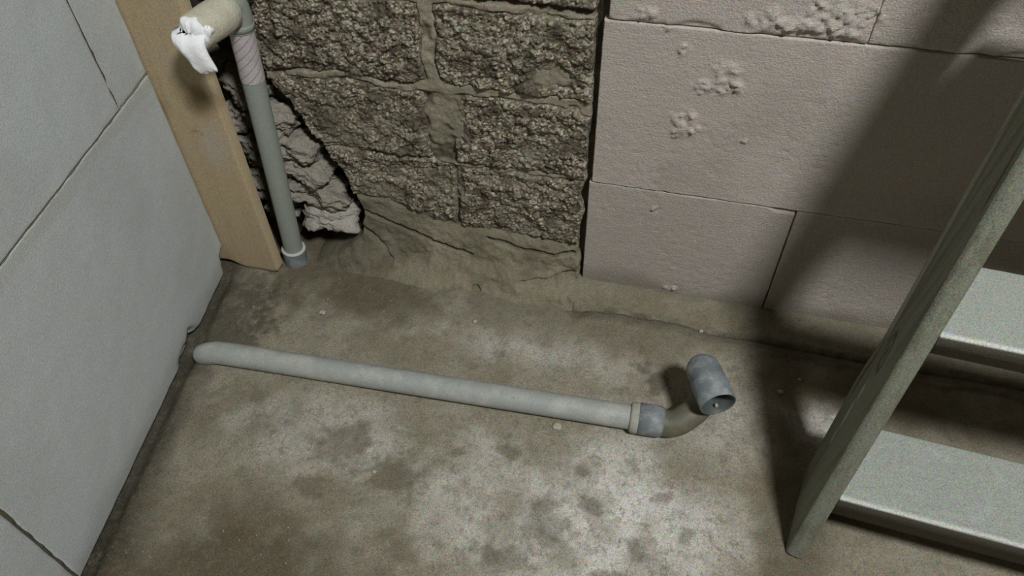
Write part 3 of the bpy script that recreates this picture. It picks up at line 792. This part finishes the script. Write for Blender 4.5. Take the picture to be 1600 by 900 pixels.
# -- ladder
u_ = np.array([.12, .27, 1.0])
ld_root = empty('wooden_ladder', (.56, -.33, 0)); tag(ld_root, 'steep weathered wooden ladder with flat cement-dusted treads leaning at the block wall', 'ladder')
def stringer(x0, flip=False, lbl=None):
    wdt = .0225 if not flip else .0250; SK = .21; BLf = np.array([x0, -.2640]); FLf = np.array([x0, -.3885])
    # cross-section (x, y offset at the floor), counter-clockwise, dense along the side
    ny = 26; sec = []
    for i in range(ny+1): sec.append((x0, FLf[1]+(BLf[1]-FLf[1])*i/ny))
    for i in range(1, 6): sec.append((x0+wdt*i/5, BLf[1]))
    for i in range(1, ny+1): sec.append((x0+wdt, BLf[1]+(FLf[1]-BLf[1])*i/ny))
    for i in range(1, 8): sec.append((x0+wdt*(1-i/8), FLf[1]))
    sec = np.array(sec); cx, cy = sec.mean(0); k = len(sec)
    zs = np.concatenate([[0, .002], np.linspace(.01, .955, 170)])
    rows = []; cols = []
    for z in zs:
        s = sec.copy()
        # worn arrises
        e = 2e-3
        for (qx, qy) in ((0, FLf[1]), (0, BLf[1]), (1, FLf[1]), (1, BLf[1])):
            X = x0+qx*wdt; d = np.hypot(s[:, 0]-X, s[:, 1]-qy)
            a = ss(.006, 0, d)[:, None]*(.0024+.0010*fbm(z*9+qx*7, qy*40, 31)); dirc = np.array([cx-X, (cy-qy)*.35]); dirc /= np.linalg.norm(dirc)
            s = s+a*dirc
        # waney hollow along the rear part of the side, above the first rung
        if not flip:
            side = (np.abs(s[:, 0]-x0) < .004)
            s[:, 0] += np.where(side, .0035*ss(.16, .24, z)*ss(-.305, -.285, s[:, 1]), 0)
            s[:, 0] += np.where(side, .0006*fbm(s[:, 1]*60, s[:, 1]*0+z*7, 33, 3), 0)
            s[:, 1] += np.where(side, -.012*ss(.035, .0, z)*0, 0)
        kn = np.exp(-(((z-.30)/.018)**2))*.0
        rx = s[:, 0]-x0; ry = s[:, 1]-FLf[1]
        s = np.stack([x0+rx*.977+ry*SK, FLf[1]+ry-rx*SK], 1)
        rows.append(np.stack([s[:, 0]+u_[0]*z, s[:, 1]+u_[1]*z, np.full(k, z)], 1))
        side = (np.arange(k) <= ny).astype(float)
        yy = sec[:, 1]
        strip = side*ss(-.296, -.286, yy+.004*fbm(yy*10, yy*0+z*9, 35))*ss(.20, .27, z)*.95
        front = (np.arange(k) > 2*ny+5)*.10
        tone = np.maximum(strip, front)+side*.28*(yy < -.315)
        kd = np.hypot((yy+.330)/.012, (z-.262)/.022)
        knot = side*np.clip(ss(.35, .0, np.abs(kd-1.0))*1.0+ss(.6, .2, kd)*.8, 0, 1)
        crk = side*ss(.0022, .0006, np.abs(yy+.372+.004*math.sin(z*14)))*ss(.42, .46, z)*ss(.60, .55, z)
        crk = np.maximum(crk, side*ss(.004, .001, np.abs(yy+.283))*ss(.14, .17, z)*ss(.26, .22, z))
        scr = side*ss(.0026, .0008, np.abs(yy+.318+.10*(z-.17)))*ss(.10, .115, z)*ss(.215, .20, z)
        cols.append(np.stack([tone, np.maximum(knot, crk), scr], 1))
    V = np.concatenate(rows); C = np.concatenate(cols); m = len(zs)
    q = np.arange(k); q2 = (q+1) % k
    F = [tuple(r) for i in range(m-1) for r in np.stack([i*k+q, i*k+q2, (i+1)*k+q2, (i+1)*k+q], 1)]
    F.append(tuple(range(k))[::-1]); F.append(tuple((m-1)*k+i for i in range(k)))
    V[:, 2] = V[:, 2]+.001
    return obj('stringer', V, F, MW, ld_root, True, C)
X0 = .3275; X1 = .3275+.455
stringer(X0); stringer(X1, True)
def tread(z, zt=.030, dep=.112):
    xa = X0+.0215+u_[0]*z; xb = X1+u_[0]*z
    yfr = -.392+u_[1]*z
    us = np.unique(np.concatenate([np.linspace(xa, xb, 90), [xa+.001, xb-.001]])); vs = np.unique(np.concatenate([np.linspace(yfr, yfr+dep, 34), yfr+np.array([.0008, .0016, .0026, .004]), [yfr+dep-.001, yfr+dep-.002]]))
    def off(v): return np.where(v-yfr < .128, .21*(v-yfr), .020)    # extra-deep upper treads step round the stringer, keeping their wall shadow closed
    # top grid whose front arris is worn round
    def pl(u, v):
        e = np.minimum(v-yfr, yfr+dep-v)
        h = -.0016*(1-ss(0, .003, e))**2+.0007*fbm(u*20, v*70, int(z*999))
        return np.stack([u+off(v), v-.07*(u-xa), z+h], -1)
    def bk(u, v): return np.stack([u+off(v), v-.07*(u-xa), u*0+z-zt], -1)
    def cf(u, v):
        e = v-yfr+.001*fbm(u*40, v*0, 44)
        edge = ss(.006, .003, e)*ss(.0002, .001, e+.0)
        return np.stack([e*0, edge, e*0], -1)
    U, W = np.meshgrid(us, vs, indexing='ij')
    o = relief('tread', us, vs, pl, bk, MT, ld_root, cf, ring=(1, 0, 0))
    return o
def tread_box(z, zt=.030, dep=.112):
    t = tread(z, zt, dep)
    # close the underside inside the same mesh
    import bmesh
    b = bmesh.new(); b.from_mesh(t.data)
    be = [e for e in b.edges if e.is_boundary]
    bmesh.ops.contextual_create(b, geom=be) if be else None
    b.to_mesh(t.data); b.free(); return t
TZ = [(.112, .036, .112), (.345, .028, .112), (.580, .030, .180), (.815, .030, .165)]  # upper two treads, out of view, made deeper to shade the wall
for z, zt, dep in TZ: tread_box(z, zt, dep)

# -- loose crumbs on the floor
def crumb(x, y, r, seed, label, sq=.6):
    z = float(floor_h(np.array(x), np.array(y)))
    V, F = lump((x, y, z+r*sq*.62), (r, r*.8, r*sq), 600+seed, 9, 1, .3, 0)
    o = obj('mortar_crumb', V, F, M_CRUMB, None, org=(x, y, z)); tag(o, label, 'crumb')
crumb(.012, -.2745, .0085, 1, 'flat pale mortar crumb beside the long pipe, near its sealing ring', .4)
crumb(.322, -.139, .0050, 2, 'pale crumb in the shadow between the upturned elbow and the ladder')
crumb(.350, -.110, .0030, 3, 'tiny pale crumb nearest the back wall behind the ladder foot')
crumb(-.158, -.111, .0045, 4, 'pale crumb on the floor midway between long pipe and old wall')
crumb(-.368, -.046, .0040, 5, 'whitish crumb at the foot of the broken wall corner')
crumb(-.408, -.151, .0060, 6, 'largest crumb between the upright pipe and the long pipe')
crumb(-.219, -.402, .0040, 7, 'pale crumb lying alone on the open floor in front of the long pipe')
crumb(.199, -.052, .0040, 8, 'crumb on the mortar ledge behind the elbow')
# fine grit, uncounted
Vg = []; Fg = []; o0 = 0
for i in range(900):
    x = rng.uniform(-.56, .29); y = rng.uniform(-.70, -.06)
    if (x+.612)*.985+(y+.10)*.17 < .03: continue
    if abs(y+.26) < .03 and x < .25: continue
    r = .0007+.0016*rng.random()**3
    z = float(floor_h(np.array(x), np.array(y)))
    t = rng.random()*6.28; c, s = math.cos(t), math.sin(t)
    P = np.array([(1, 0, 0), (-.3, .8, 0), (-.7, -.7, .1), (0, 0, .9), (.1, .1, -.6)])*r*np.array([1, 1, .9])
    P = np.stack([P[:, 0]*c-P[:, 1]*s, P[:, 0]*s+P[:, 1]*c, P[:, 2]], 1)+np.array([x, y, z+r*.3])
    Vg.append(P); Fg += [(o0+a, o0+b, o0+c_) for a, b, c_ in ((0, 1, 3), (1, 2, 3), (2, 0, 3), (1, 0, 4), (2, 1, 4), (0, 2, 4))]; o0 += 5
o = obj('grit', np.concatenate(Vg), np.array(Fg), M_CRUMB, None); tag(o, 'fine pale grit scattered over the concrete floor', 'grit', kind='stuff')

for o in bpy.data.objects:
    if '_p' in o: del o['_p']
